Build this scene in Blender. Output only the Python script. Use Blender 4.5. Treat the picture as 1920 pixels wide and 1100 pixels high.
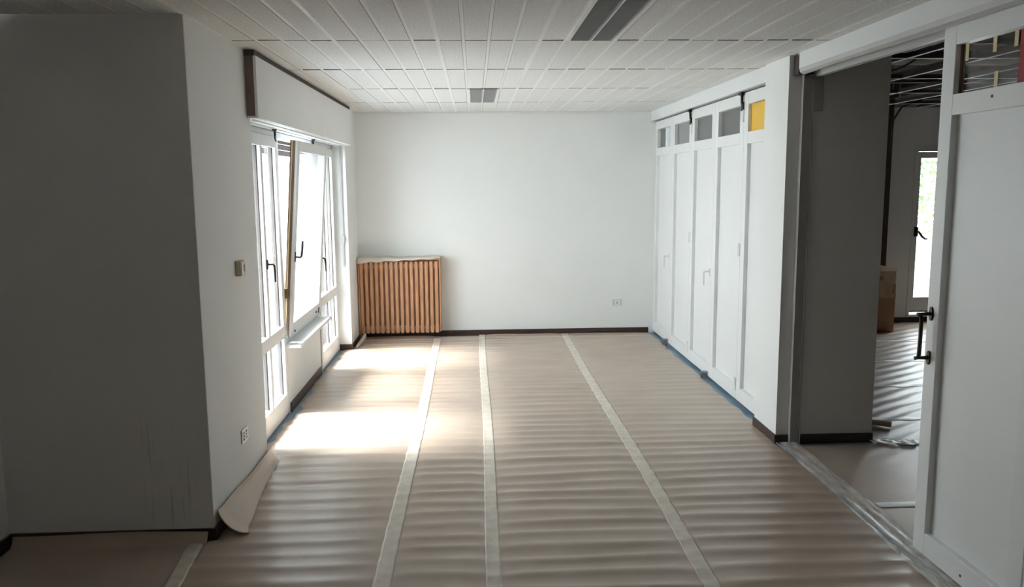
import bpy, math, random
from mathutils import Vector, Matrix, noise

random.seed(7)
for o in list(bpy.data.objects):
    bpy.data.objects.remove(o)
scene = bpy.context.scene
COL = scene.collection

# ------------------------------------------------------------------ camera
F_PX, YAW, PITCH, ROLL, CAM_H = 1512.9295, 0.0456, 0.1382, 0.0085, 1.8815
fw = Vector((math.sin(YAW) * math.cos(PITCH), math.cos(YAW) * math.cos(PITCH), -math.sin(PITCH)))
r0 = Vector((math.cos(YAW), -math.sin(YAW), 0))
u0 = r0.cross(fw)
rr = math.cos(ROLL) * r0 - math.sin(ROLL) * u0
uu = math.cos(ROLL) * u0 + math.sin(ROLL) * r0
cam_d = bpy.data.cameras.new('camera')
cam_d.sensor_fit = 'HORIZONTAL'
cam_d.sensor_width = 36.0
cam_d.lens = F_PX / 1920 * 36.0
cam_d.clip_start = 0.05
cam_d.clip_end = 300
cam = bpy.data.objects.new('camera', cam_d)
m = Matrix((rr, uu, -fw)).transposed().to_4x4()
m.translation = Vector((0, 0, CAM_H))
cam.matrix_world = m
COL.objects.link(cam)
scene.camera = cam

# ------------------------------------------------------------------ sky, sun, exposure
world = bpy.data.worlds.new('overcast_sky')
scene.world = world
world.use_nodes = True
bg = world.node_tree.nodes['Background']
bg.inputs[0].default_value = (0.875, 0.96, 1.0, 1)
bg.inputs[1].default_value = 6.0

sun_d = bpy.data.lights.new('sun_left_offscreen', 'SUN')
sun_d.energy = 20.0
sun_d.angle = math.radians(24)
sun_d.color = (1.0, 1.0, 0.98)
sun = bpy.data.objects.new('sun_left_offscreen', sun_d)
EL = math.radians(57)
sun.rotation_euler = Vector((math.cos(EL), 0.0, -math.sin(EL))).to_track_quat('-Z', 'Y').to_euler()
sun.location = (-8, 6, 9)
COL.objects.link(sun)

scene.view_settings.view_transform = 'Standard'
scene.view_settings.look = 'None'
scene.view_settings.exposure = 0.88
scene.view_settings.gamma = 1.0
scene.view_settings.use_curve_mapping = False
try:
    scene.cycles.max_bounces = 16
    scene.cycles.diffuse_bounces = 14
    scene.cycles.transparent_max_bounces = 16
    scene.cycles.sample_clamp_indirect = 0.0
    scene.cycles.use_denoising = True
except Exception:
    pass


# ------------------------------------------------------------------ materials
MATS = {}


def mat(name, col, rough=0.6, var=0.0, scale=6.0, metal=0.0, bump=0.0, bscale=200.0, stretch=(1, 1, 1), spec=0.5):
    if name in MATS:
        return MATS[name]
    mt = bpy.data.materials.new(name)
    mt.use_nodes = True
    nt = mt.node_tree
    b = nt.nodes['Principled BSDF']
    b.inputs['Roughness'].default_value = rough
    b.inputs['Metallic'].default_value = metal
    b.inputs['Specular IOR Level'].default_value = spec
    b.inputs['Base Color'].default_value = (*col, 1)
    tc = nt.nodes.new('ShaderNodeTexCoord')
    mp = nt.nodes.new('ShaderNodeMapping')
    mp.inputs['Scale'].default_value = stretch
    nt.links.new(tc.outputs['Object'], mp.inputs[0])
    if var > 0:
        n = nt.nodes.new('ShaderNodeTexNoise')
        n.inputs['Scale'].default_value = scale
        n.inputs['Detail'].default_value = 4
        nt.links.new(mp.outputs[0], n.inputs[0])
        cr = nt.nodes.new('ShaderNodeValToRGB')
        cr.color_ramp.elements[0].position = 0.32
        cr.color_ramp.elements[1].position = 0.68
        cr.color_ramp.elements[0].color = (*[c * (1 - var) for c in col], 1)
        cr.color_ramp.elements[1].color = (*[min(1, c * (1 + var)) for c in col], 1)
        nt.links.new(n.outputs[0], cr.inputs[0])
        nt.links.new(cr.outputs[0], b.inputs['Base Color'])
    if bump > 0:
        n2 = nt.nodes.new('ShaderNodeTexNoise')
        n2.inputs['Scale'].default_value = bscale
        nt.links.new(mp.outputs[0], n2.inputs[0])
        bp = nt.nodes.new('ShaderNodeBump')
        bp.inputs['Strength'].default_value = bump
        bp.inputs['Distance'].default_value = 0.002
        nt.links.new(n2.outputs[0], bp.inputs['Height'])
        nt.links.new(bp.outputs[0], b.inputs['Normal'])
    MATS[name] = mt
    return mt


def glass_mat(name, tint=(0.98, 0.982, 0.98), ior=1.5, rough=0.0):
    mt = bpy.data.materials.new(name)
    mt.use_nodes = True
    nt = mt.node_tree
    nt.nodes.remove(nt.nodes['Principled BSDF'])
    out = nt.nodes['Material Output']
    tr = nt.nodes.new('ShaderNodeBsdfTransparent')
    tr.inputs[0].default_value = (*tint, 1)
    gl = nt.nodes.new('ShaderNodeBsdfGlossy')
    gl.inputs['Roughness'].default_value = rough
    lw = nt.nodes.new('ShaderNodeLayerWeight')
    lw.inputs[0].default_value = 0.5
    pw = nt.nodes.new('ShaderNodeMath')
    pw.operation = 'POWER'
    pw.inputs[1].default_value = 5.0
    nt.links.new(lw.outputs['Facing'], pw.inputs[0])
    fr = nt.nodes.new('ShaderNodeMath')
    fr.operation = 'MULTIPLY_ADD'
    f0 = ((ior - 1) / (ior + 1)) ** 2
    fr.inputs[1].default_value = 1 - f0
    fr.inputs[2].default_value = f0
    nt.links.new(pw.outputs[0], fr.inputs[0])
    mx = nt.nodes.new('ShaderNodeMixShader')
    nt.links.new(fr.outputs[0], mx.inputs[0])
    nt.links.new(tr.outputs[0], mx.inputs[1])
    nt.links.new(gl.outputs[0], mx.inputs[2])
    nt.links.new(mx.outputs[0], out.inputs[0])
    MATS[name] = mt
    return mt


def film_mat(name, alpha=0.45, col=(0.8, 0.82, 0.82)):
    mt = mat(name, col, 0.22, 0.10, 14, bump=0.5, bscale=35)
    b = mt.node_tree.nodes['Principled BSDF']
    nt = mt.node_tree
    n = nt.nodes.new('ShaderNodeTexNoise')
    n.inputs['Scale'].default_value = 9
    n.inputs['Detail'].default_value = 5
    tc = nt.nodes.new('ShaderNodeTexCoord')
    mp = nt.nodes.new('ShaderNodeMapping')
    mp.inputs['Scale'].default_value = (3.5, 0.7, 1)
    nt.links.new(tc.outputs['Object'], mp.inputs[0])
    nt.links.new(mp.outputs[0], n.inputs[0])
    mr = nt.nodes.new('ShaderNodeMapRange')
    mr.inputs[1].default_value = 0.3
    mr.inputs[2].default_value = 0.7
    mr.inputs[3].default_value = alpha - 0.25
    mr.inputs[4].default_value = alpha + 0.25
    nt.links.new(n.outputs[0], mr.inputs[0])
    nt.links.new(mr.outputs[0], b.inputs['Alpha'])
    return mt


PAINT = mat('wall_paint', (0.80, 0.81, 0.80), 0.75, 0.012, 2.5, bump=0.08, bscale=160)
LACQ = mat('white_lacquer', (0.78, 0.80, 0.80), 0.38, 0.01, 3)
LACQ2 = mat('window_white', (0.72, 0.73, 0.73), 0.42, 0.02, 4)
TILE = mat('mineral_fibre', (0.70, 0.70, 0.69), 0.9, 0.13, 75, bump=0.6, bscale=150)
BARW = mat('grid_white', (0.76, 0.76, 0.75), 0.5)
SKIRT = mat('dark_brown_skirting', (0.050, 0.026, 0.022), 0.45, 0.3, 9, stretch=(1, 8, 8))
LINO = mat('blue_grey_linoleum', (0.21, 0.32, 0.41), 0.36, 0.16, 5)
METAL = mat('dark_bronze', (0.022, 0.018, 0.017), 0.42, 0.2, 30, metal=0.3)
STEEL = mat('galvanised_steel', (0.36, 0.37, 0.38), 0.38, 0.08, 20, metal=0.7)
GREYP = mat('grey_paint', (0.50, 0.50, 0.49), 0.5, 0.02, 5)
OAK = mat('beech_slat', (0.50, 0.265, 0.145), 0.45, 0.16, 7, stretch=(9, 9, 1))
OAKD = mat('wood_inside', (0.14, 0.07, 0.045), 0.6, 0.2, 6)
BRWN = mat('shutter_brown', (0.075, 0.048, 0.038), 0.5, 0.15, 8)
ENDB = mat('bare_board', (0.20, 0.145, 0.12), 0.7, 0.15, 8, stretch=(3, 3, 0.6))
DARKT = mat('dark_brown', (0.045, 0.03, 0.028), 0.6, 0.2, 10)
CREAM = mat('cream_plastic', (0.60, 0.52, 0.36), 0.45, 0.03, 20)
WPLAS = mat('white_plastic', (0.80, 0.80, 0.79), 0.35)
BLACKH = mat('socket_hole', (0.03, 0.03, 0.03), 0.6)
GPLAS = mat('grey_plastic', (0.42, 0.42, 0.42), 0.45)
KRAFT = mat('kraft_paper', (0.45, 0.365, 0.295), 0.30, 0.06, 3.0, bump=0.10, bscale=90, stretch=(1, 1, 1), spec=0.6)
KRAFT2 = mat('kraft_paper_glossy', (0.45, 0.365, 0.295), 0.36, 0.08, 3.0, bump=0.2, bscale=60)
TAPE = mat('masking_tape', (0.64, 0.58, 0.50), 0.4, 0.10, 16, bump=0.3, bscale=50)
TAPEW = mat('white_tape', (0.80, 0.80, 0.80), 0.35, 0.08, 12)
YTAPE = mat('yellow_masking_tape', (0.70, 0.60, 0.34), 0.6, 0.05, 40)
PAPERW = mat('cream_paper', (0.62, 0.57, 0.50), 0.7, 0.05, 10)
YCARD = mat('yellow_card', (0.80, 0.50, 0.06), 0.55, 0.03, 10)
RCARD = mat('red_card', (0.28, 0.016, 0.014), 0.6, 0.05, 10)
CARDB = mat('cardboard', (0.36, 0.205, 0.115), 0.7, 0.10, 6)
CARDL = mat('cardboard_flap', (0.50, 0.36, 0.26), 0.7, 0.10, 8)
LOUV = mat('louvre_metal', (0.50, 0.51, 0.51), 0.45, 0.03, 10)
CONC = mat('raw_slab', (0.40, 0.36, 0.32), 0.9, 0.15, 2.5, bump=0.3, bscale=30)
RUST = mat('primer_steel', (0.055, 0.035, 0.032), 0.6, 0.2, 9)
INSUL = mat('pipe_insulation', (0.52, 0.47, 0.40), 0.8, 0.1, 5)
TERR = mat('terrace_paving', (0.36, 0.355, 0.345), 0.8, 0.06, 3)
EXTW = mat('exterior_render', (0.55, 0.55, 0.54), 0.85, 0.04, 3)
LEAF = mat('leaf_green', (0.09, 0.15, 0.055), 0.6, 0.3, 2)
BARK = mat('bark', (0.10, 0.07, 0.05), 0.9, 0.2, 9)
GLASS = glass_mat('window_glass')
FILM = film_mat('plastic_film', 0.48, (0.88, 0.87, 0.85))
GLASSP = glass_mat('pane_glass', (0.96, 0.97, 0.97), 1.5)


def stained_paint():
    """white paint with run marks near the outer corner of the niche wall"""
    mt = PAINT.copy()
    mt.name = 'stained_paint'
    nt = mt.node_tree
    b = nt.nodes['Principled BSDF']
    src = b.inputs['Base Color'].links[0].from_socket
    geo = nt.nodes.new('ShaderNodeNewGeometry')
    sep = nt.nodes.new('ShaderNodeSeparateXYZ')
    nt.links.new(geo.outputs['Position'], sep.inputs[0])
    mp = nt.nodes.new('ShaderNodeMapping')
    mp.inputs['Scale'].default_value = (62, 0.0, 2.0)
    nt.links.new(geo.outputs['Position'], mp.inputs[0])
    n = nt.nodes.new('ShaderNodeTexNoise')
    n.inputs['Scale'].default_value = 1.0
    n.inputs['Detail'].default_value = 3
    n.inputs['Distortion'].default_value = 0.25
    nt.links.new(mp.outputs[0], n.inputs[0])

    def rng(sock, a, b_, c, d):
        q = nt.nodes.new('ShaderNodeMapRange')
        q.interpolation_type = 'SMOOTHSTEP'
        for i, v in enumerate((a, b_, c, d)):
            q.inputs[i + 1].default_value = v
        nt.links.new(sock, q.inputs[0])
        return q.outputs[0]

    def mul(s, t):
        q = nt.nodes.new('ShaderNodeMath')
        q.operation = 'MULTIPLY'
        nt.links.new(s, q.inputs[0])
        nt.links.new(t, q.inputs[1])
        return q.outputs[0]
    streak = rng(n.outputs[0], 0.57, 0.72, 0, 1)
    mx = mul(rng(sep.outputs['X'], -1.80, -1.70, 0, 1), rng(sep.outputs['X'], -1.50, -1.44, 1, 0))
    mz = mul(rng(sep.outputs['Z'], 0.06, 0.18, 0, 1), rng(sep.outputs['Z'], 0.50, 0.70, 1, 0))
    k = mul(streak, mul(mx, mz))
    mix = nt.nodes.new('ShaderNodeMix')
    mix.data_type = 'RGBA'
    mix.inputs[7].default_value = (0.52, 0.50, 0.48, 1)
    nt.links.new(k, mix.inputs[0])
    nt.links.new(src, mix.inputs[6])
    nt.links.new(mix.outputs[2], b.inputs['Base Color'])
    return mt


STAIN = stained_paint()


# ------------------------------------------------------------------ mesh helpers
class MB:
    def __init__(self):
        self.v, self.f = [], []

    def box(self, x0, x1, y0, y1, z0, z1):
        n = len(self.v)
        self.v += [(x, y, z) for z in (z0, z1) for y in (y0, y1) for x in (x0, x1)]
        self.f += [tuple(n + i for i in q) for q in
                   ((0, 2, 3, 1), (4, 5, 7, 6), (0, 1, 5, 4), (2, 6, 7, 3), (0, 4, 6, 2), (1, 3, 7, 5))]
        return self

    def tube(self, pts, rad, seg=8):
        pts = [Vector(p) for p in pts]
        rads = rad if isinstance(rad, (list, tuple)) else [rad] * len(pts)
        rings = []
        prev = None
        for i, p in enumerate(pts):
            t = (pts[min(i + 1, len(pts) - 1)] - pts[max(i - 1, 0)]).normalized()
            a = prev if prev is not None else (Vector((0, 0, 1)) if abs(t.z) < 0.9 else Vector((1, 0, 0)))
            a = (a - t * a.dot(t)).normalized()
            prev = a
            bb = t.cross(a)
            n = len(self.v)
            for k in range(seg):
                an = 2 * math.pi * k / seg
                self.v.append(tuple(p + (a * math.cos(an) + bb * math.sin(an)) * rads[i]))
            rings.append(n)
        for i in range(len(rings) - 1):
            for k in range(seg):
                k2 = (k + 1) % seg
                self.f.append((rings[i] + k, rings[i] + k2, rings[i + 1] + k2, rings[i + 1] + k))
        self.f.append(tuple(rings[0] + k for k in reversed(range(seg))))
        self.f.append(tuple(rings[-1] + k for k in range(seg)))
        return self

    def grid(self, fn, nu, nv):
        n = len(self.v)
        for i in range(nu + 1):
            for j in range(nv + 1):
                self.v.append(tuple(fn(i / nu, j / nv)))
        for i in range(nu):
            for j in range(nv):
                a = n + i * (nv + 1) + j
                self.f.append((a, a + nv + 1, a + nv + 2, a + 1))
        return self

    def lathe(self, c, axis, prof, seg=16):
        """prof: (distance along axis, radius)"""
        c, axis = Vector(c), Vector(axis).normalized()
        a = Vector((0, 0, 1)) if abs(axis.z) < 0.9 else Vector((1, 0, 0))
        a = (a - axis * a.dot(axis)).normalized()
        b = axis.cross(a)
        n = len(self.v)
        for d, r in prof:
            for k in range(seg):
                an = 2 * math.pi * k / seg
                self.v.append(tuple(c + axis * d + (a * math.cos(an) + b * math.sin(an)) * r))
        for i in range(len(prof) - 1):
            for k in range(seg):
                k2 = (k + 1) % seg
                self.f.append((n + i * seg + k, n + i * seg + k2, n + (i + 1) * seg + k2, n + (i + 1) * seg + k))
        self.f.append(tuple(n + k for k in reversed(range(seg))))
        self.f.append(tuple(n + (len(prof) - 1) * seg + k for k in range(seg)))
        return self

    def xf(self, fn):
        self.v = [tuple(fn(Vector(p))) for p in self.v]
        return self

    def build(self, name, material, parent=None, smooth=False, bevel=0.0, solid=0.0):
        me = bpy.data.meshes.new(name)
        me.from_pydata(self.v, [], self.f)
        me.update()
        me.materials.append(material)
        o = bpy.data.objects.new(name, me)
        COL.objects.link(o)
        if smooth:
            for p in me.polygons:
                p.use_smooth = True
        if solid:
            s = o.modifiers.new('thickness', 'SOLIDIFY')
            s.thickness = solid
            s.offset = 1
        if bevel:
            bv = o.modifiers.new('bevel', 'BEVEL')
            bv.width = bevel
            bv.segments = 2
            bv.limit_method = 'ANGLE'
        if parent:
            o.parent = parent
            o.matrix_parent_inverse = parent.matrix_world.inverted()
        return o


def B(*a):
    return MB().box(*a)


def tag(o, label, cat, group=None):
    o['label'] = label
    o['category'] = cat
    if group:
        o['group'] = group
    return o


def struct(o, label=None):
    o['kind'] = 'structure'
    if label:
        o['label'] = label
    return o


def empty(name, loc, label=None, cat=None, group=None):
    o = bpy.data.objects.new(name, None)
    o.location = loc
    o.empty_display_size = 0.1
    COL.objects.link(o)
    o.matrix_world = Matrix.Translation(loc)
    if label:
        tag(o, label, cat, group)
    return o


CEIL = 2.70
XW, XWIN = -1.405, -1.54          # wall face, window face
YF, YB = 4.155, 9.81              # niche wall, back wall
XP = 2.197                        # folding partition face
SLAB = 3.30

# ------------------------------------------------------------------ room shell
struct(B(-2.7, 9.2, -2.6, 10.5, -0.2, 0.0).build('floor', LINO), 'blue grey linoleum floor under the paper')
struct(B(-1.85, 2.32, YB, YB + 0.25, 0, SLAB).build('wall_back', PAINT), 'white painted back wall')
wl = MB().box(-1.86, XW, YF, 5.27, 0, CEIL + 0.05)
struct(wl.build('wall_left', PAINT), 'white wall stub beside the windows')
struct(B(-2.70, XW - 0.001, YF - 0.006, YF + 0.25, 0, CEIL + 0.05).build('wall_front_left', STAIN), 'white niche wall with faint run marks')
struct(B(-2.70, -2.465, -2.5, YF, 0, CEIL + 0.05).build('wall_niche', PAINT), 'white side wall of the niche')
ww = MB()
ww.box(-1.86, XWIN - 0.005, 5.27, 5.50, 0, 2.75)
ww.box(-1.86, XWIN - 0.005, 6.555, 7.975, 0, 0.585)
ww.box(-1.86, XWIN - 0.012, 5.50, 9.05, 2.29, 2.75)
struct(ww.build('wall_window', PAINT), 'white window wall with low parapet')
struct(B(-1.86, XW, 9.05, YB, 0, CEIL + 0.05).build('wall_corner', PAINT), 'white pier between window and back wall')
struct(B(-2.7, 9.2, -2.6, -2.5, 0, SLAB).build('wall_rear', PAINT), 'white rear wall')
struct(B(2.17, 2.27, -2.5, 2.12, 0, SLAB).build('wall_right', PAINT), 'white wall beside the folding partition')
# column with door jamb
colm = struct(B(2.13, 2.83, 5.487, 5.93, 0, CEIL + 0.06).build('column', PAINT), 'square white column between partition and opening')
j = MB()
j.box(2.216, 2.226, 5.445, 5.487, 0.0, 2.62).box(2.226, 2.285, 5.470, 5.487, 0.0, 2.56).box(2.285, 2.295, 5.452, 5.487, 0.0, 2.56)
j.build('jamb_channel', GREYP, colm)
B(2.295, 2.365, 5.470, 5.487, 2.335, 2.56).build('jamb_block', GREYP, colm)
B(2.16, 2.26, 5.40, 5.486, 2.57, 2.692).build('gap_block', DARKT, colm)  # dark brown block filling the gap between beam and column

# adjoining room
fwl = MB()
fwl.box(2.30, 5.64, 10.21, 10.45, 0, 2.765)
fwl.box(5.64, 6.56, 10.21, 10.45, 2.30, 2.765)
fwl.box(5.64, 6.56, 10.21, 10.45, 0, 0.10)
fwl.box(6.56, 7.2, 10.21, 10.45, 0, 2.765)
fwl.box(7.2, 8.7, 10.21, 10.45, 0, 2.765)
fwl.box(8.7, 9.2, 10.21, 10.45, 0, 2.765)
struct(fwl.build('wall_far', PAINT), 'white far wall of the adjoining room')
struct(B(2.2, 9.2, 10.25, 10.45, 2.765, SLAB).build('wall_far_upper', CONC), 'bare wall strip above the ceiling grid')
struct(B(9.0, 9.2, -2.5, 10.45, 0, SLAB).build('wall_far_right', PAINT), 'white side wall of the adjoining room')
struct(B(-2.7, 9.2, -2.6, 10.45, SLAB, SLAB + 0.2).build('ceiling_slab', CONC), 'bare concrete slab')

# ------------------------------------------------------------------ suspended ceiling with planks
ceil = struct(B(-2.46, 2.18, -2.5, YB, CEIL + 0.25, CEIL + 0.27).build('ceiling', CONC), 'suspended ceiling of narrow mineral fibre planks')
B(-2.46, 2.15, -2.5, 2.405, CEIL, CEIL + 0.02).build('plain_field', TILE, ceil)
rows = [2.41, 3.65, 4.89, 6.13, 7.37, 8.61, YB]
X0 = -1.40
LAMPS = [(0.55, 3.65, 4.89), (-0.05, 7.37, 8.61)]
plank_me = {}
for ri in range(len(rows) - 1):
    y0, y1 = rows[ri], rows[ri + 1]
    for k in range(-7, 24):
        xa = X0 + 0.15 * k
        ya, yb = y0 + 0.014, y1 - 0.014
        x0, x1 = xa + 0.011, xa + 0.139
        if xa < -1.41:
            if y0 >= YF - 0.01:
                continue
            yb = min(yb, YF - 0.01)
        if x1 > 2.152:
            x1 = 2.152
            if x1 - x0 < 0.03:
                continue
        if any(abs(y0 - l[1]) < 0.01 and l[0] - 0.01 <= xa <= l[0] + 0.2 for l in LAMPS):
            continue
        key = (round(x1 - x0, 3), round(yb - ya, 3))
        if key not in plank_me:
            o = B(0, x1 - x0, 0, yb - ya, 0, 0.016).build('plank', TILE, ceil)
            o.data.materials.append(mat('shaded_fibre_edge', (0.42, 0.40, 0.37), 0.95))  # fibre ends toned darker, the joints' shade put into their colour
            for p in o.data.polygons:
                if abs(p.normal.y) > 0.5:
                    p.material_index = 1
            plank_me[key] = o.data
        else:
            o = bpy.data.objects.new('plank', plank_me[key])
            COL.objects.link(o)
            o.parent = ceil
        o.location = (x0, ya, CEIL + random.uniform(-0.0012, 0.0012))
        o.rotation_euler = (random.uniform(-0.0012, 0.0012), random.uniform(-0.004, 0.004), 0)
for k in range(-7, 24):
    xa = X0 + 0.15 * k
    ye = YF - 0.01 if xa < -1.41 else YB
    main = k % 4 == 0
    w = 0.0125 if main else 0.0095
    z0 = CEIL - 0.002 if main else CEIL + 0.003
    segs = [(2.41, ye)]
    for l in LAMPS:
        if l[0] + 0.1 < xa < l[0] + 0.2:
            segs = [s for a, b in segs for s in ((a, l[1]), (l[2], b)) if s[1] - s[0] > 0.05]
    for a, b in segs:
        B(xa - w, xa + w, a, b, z0, CEIL + 0.018).build('main_bar' if main else 'plank_bar', BARW, ceil)

# ------------------------------------------------------------------ skirting boards
SK = 0.07
struct(B(-1.375, 2.14, YB - 0.014, YB, 0, SK).build('baseboard_back', SKIRT))
struct(B(-2.465, XW, YF - 0.02, YF - 0.006, 0, SK).build('baseboard_niche', SKIRT))
struct(B(-2.465, -2.452, -2.5, YF - 0.02, 0, SK).build('baseboard_niche_side', SKIRT))
struct(B(XW, XW + 0.013, YF - 0.02, 5.26, 0, SK).build('baseboard_left', SKIRT))
struct(B(XWIN - 0.005, XWIN + 0.008, 6.57, 7.90, 0, SK + 0.01).build('baseboard_window', SKIRT))
struct(B(XWIN, XW + 0.013, 9.036, 9.05, 0, SK).build('baseboard_pier', SKIRT))
struct(B(XW, XW + 0.013, 9.05, 9.6, 0, SK).build('baseboard_corner', SKIRT))
bc = MB().box(2.117, 2.216, 5.473, 5.487, 0, SK).box(2.295, 2.835, 5.473, 5.487, 0, SK).box(2.117, 2.13, 5.487, 5.93, 0, SK)
struct(bc.build('baseboard_column', SKIRT))
struct(B(5.3, 9.0, 10.196, 10.21, 0, SK).build('baseboard_far', SKIRT))

# ------------------------------------------------------------------ beam with sliding track
beam = struct(MB().box(2.145, 2.168, -2.5, 5.36, 2.60, CEIL).box(2.145, 2.168, 5.93, YB, 2.585, CEIL).build('beam', LACQ), 'white beam casing above the folding partition')
prof = [(2.145, 2.600), (2.152, 2.575), (2.172, 2.562), (2.190, 2.562), (2.190, 2.60)]
mb = MB()
mb.grid(lambda u, v: (prof[int(round(v * 4))][0], -2.5 + u * 7.86, prof[int(round(v * 4))][1]), 1, 4)
mb.build('beam_lip', GREYP, beam)
MB().box(2.200, 2.245, -2.5, 5.46, 2.585, 2.66).box(2.30, 2.34, -2.5, 5.46, 2.56, 2.66).build('track_rail', GREYP, beam)
MB().box(2.245, 2.30, -2.5, 5.46, 2.61, 2.66).build('track_cover', LACQ, beam)
MB().box(2.168, 2.30, 5.93, YB, 2.585, 2.68).build('track_box', GREYP, beam)
MB().box(2.18, 2.34, -2.5, YB, 2.70, SLAB).build('bulkhead', PAINT, beam)

# floor track strip
# ------------------------------------------------------------------ windows
SUB = 0.06


def pane(parent, x, y0, y1, z0, z1):
    return B(x - 0.004, x + 0.004, y0, y1, z0, z1).build('pane', GLASS, parent)


def lever(parent, x, y, z, up=False, dy=0.0):
    """small dark lever handle on a window stile"""
    mbh = MB().box(x, x + 0.008, y - 0.014, y + 0.014, z - 0.035, z + 0.035)
    s = 1 if up else -1
    mbh.tube([(x, y, z), (x + 0.045, y, z), (x + 0.052, y, z + s * 0.008), (x + 0.055, y + dy, z + s * 0.06), (x + 0.055, y + dy, z + s * 0.13)], [0.008, 0.008, 0.009, 0.008, 0.0075])
    return mbh.build('handle', METAL, parent, bevel=0.0)


def french_door(name, y0, y1, ym, label):
    w = empty(name, ((XWIN - 0.03), (y0 + y1) / 2, 0))
    struct(w, label)
    xa, xb = XWIN - SUB, XWIN
    # outer frame
    MB().box(xa - 0.02, xb - 0.012, y0, y0 + 0.035, 0, 2.28).box(xa - 0.02, xb - 0.012, y1 - 0.035, y1, 0, 2.28).box(xa - 0.02, xb - 0.012, y0, y1, 2.245, 2.28).build('outer_frame', LACQ2, w)
    a, b = y0 + 0.04, y1 - 0.04
    st = 0.06
    def bar(nm, ya, yb_, za, zb_, bv=0.004):
        o = MB().box(xb - 0.026, xb, ya, yb_, za, zb_).build(nm, LACQ2, w, bevel=bv)
        MB().box(xa, xb - 0.0262, ya, yb_, za, zb_).build('outer_cladding', BRWN, o)
    bar('stile', a, a + st, 0.02, 2.24)
    bar('stile', b - st, b, 0.02, 2.24)
    bar('rail', a + st, b - st, 0.02, 0.185)
    bar('rail', a + st, b - st, 0.645, 0.745)
    bar('rail', a + st, b - st, 2.155, 2.24)
    for z0, z1 in ((0.185, 0.645), (0.745, 2.155)):
        bar('mullion', ym - 0.022, ym + 0.022, z0, z1, 0.003)
        pane(w, XWIN - 0.034, a + st, ym - 0.022, z0, z1)
        pane(w, XWIN - 0.034, ym + 0.022, b - st, z0, z1)
    MB().box(xa, xb + 0.002, a, b, 0.0, 0.018).build('threshold', STEEL, w)
    return w


w1 = french_door('window_1', 5.50, 6.555, 6.02, 'white french window beside the wall stub')
lever(w1, XWIN, 6.03, 1.285, dy=-0.0)
w3 = french_door('window_3', 7.975, 9.05, 8.58, 'white french window beside the corner pier')
lever(w3, XWIN, 8.055, 1.14, dy=0.02)

w2 = empty('window_2', (XWIN - 0.03, 7.26, 0.6))
struct(w2, 'middle window with its sash tilted into the room above a low parapet')
wa, wb = 6.555, 7.975
MB().box(XWIN - 0.08, XWIN - 0.015, wa, wa + 0.05, 0.585, 2.28).box(XWIN - 0.08, XWIN - 0.015, wb - 0.05, wb, 0.585, 2.28).box(XWIN - 0.08, XWIN - 0.015, wa + 0.05, wb - 0.05, 2.235, 2.28).box(XWIN - 0.08, XWIN - 0.015, wa + 0.05, wb - 0.05, 0.585, 0.625).build('outer_frame', LACQ2, w2)
B(XWIN - 0.02, XWIN + 0.12, 6.50, 7.93, 0.555, 0.583).build('sill', LACQ, w2, bevel=0.004)
B(XWIN - 0.004, XWIN + 0.004, 7.945, 7.985, 0.0, 0.55).build('joint_cover', GREYP, w2)
TILT = math.radians(4.6)
piv = Vector((XWIN - 0.01, 0, 0.62))


def tilt(p):
    d = p - piv
    return Vector((piv.x + d.x * math.cos(TILT) + d.z * math.sin(TILT), p.y, piv.z + d.z * math.cos(TILT) - d.x * math.sin(TILT)))


sa, sb, sz0, sz1 = 6.63, 7.915, 0.625, 2.225
sx0, sx1 = XWIN - 0.05, XWIN + 0.012
sash = MB()
sash.box(sx0, sx1, sa + 0.004, sa + 0.085, sz0, sz1).box(sx0, sx1, sb - 0.085, sb, sz0, sz1)
sash.box(sx0, sx1, sa + 0.085, sb - 0.085, sz0, sz0 + 0.105).box(sx0, sx1, sa + 0.085, sb - 0.085, sz1 - 0.085, sz1)
sash = sash.xf(tilt).build('sash', LACQ2, w2, bevel=0.004)
B(sx0 + 0.001, sx1 - 0.022, sa - 0.002, sa + 0.004, sz0, sz1).xf(tilt).build('edge_strip', mat('stripped_wood', (0.17, 0.10, 0.06), 0.55, 0.2, 7, stretch=(6, 6, 1)), sash)
B(sx0 + 0.012, sx0 + 0.022, sa - 0.005, sa - 0.002, sz0, sz1).xf(tilt).build('seal', mat('pale_wood', (0.52, 0.40, 0.22), 0.5, 0.1, 10), sash)
B(sx0 + 0.026, sx0 + 0.034, sa + 0.085, sb - 0.085, sz0 + 0.105, sz1 - 0.085).xf(tilt).build('pane', GLASS, sash)
SHEER = mat('sheer_cloth', (0.86, 0.89, 0.91), 0.9)
_nt = SHEER.node_tree
_tr = _nt.nodes.new('ShaderNodeBsdfTranslucent'); _tr.inputs[0].default_value = (0.86, 0.89, 0.91, 1)
_tp = _nt.nodes.new('ShaderNodeBsdfTransparent')
_m1 = _nt.nodes.new('ShaderNodeMixShader'); _m1.inputs[0].default_value = 0.5
_m2 = _nt.nodes.new('ShaderNodeMixShader'); _m2.inputs[0].default_value = 0.42
_nt.links.new(_nt.nodes['Principled BSDF'].outputs[0], _m1.inputs[1]); _nt.links.new(_tr.outputs[0], _m1.inputs[2])
_nt.links.new(_m1.outputs[0], _m2.inputs[1]); _nt.links.new(_tp.outputs[0], _m2.inputs[2])
_nt.links.new(_m2.outputs[0], _nt.nodes['Material Output'].inputs[0])
cur = MB().grid(lambda u, v: (sx0 + 0.012 + 0.008 * math.sin(u * 46 + 3 * math.sin(u * 5)), sa + 0.09 + u * (sb - sa - 0.18), sz0 + 0.115 + v * (sz1 - sz0 - 0.21)), 150, 2).xf(tilt).build('sun_dimming_curtain', SHEER, sash, smooth=True)  # curtain added to dim the sun through the middle window
cur['label'] = 'added sheer pleated curtain dimming the sun at the sash'
hx = sx1
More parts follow.
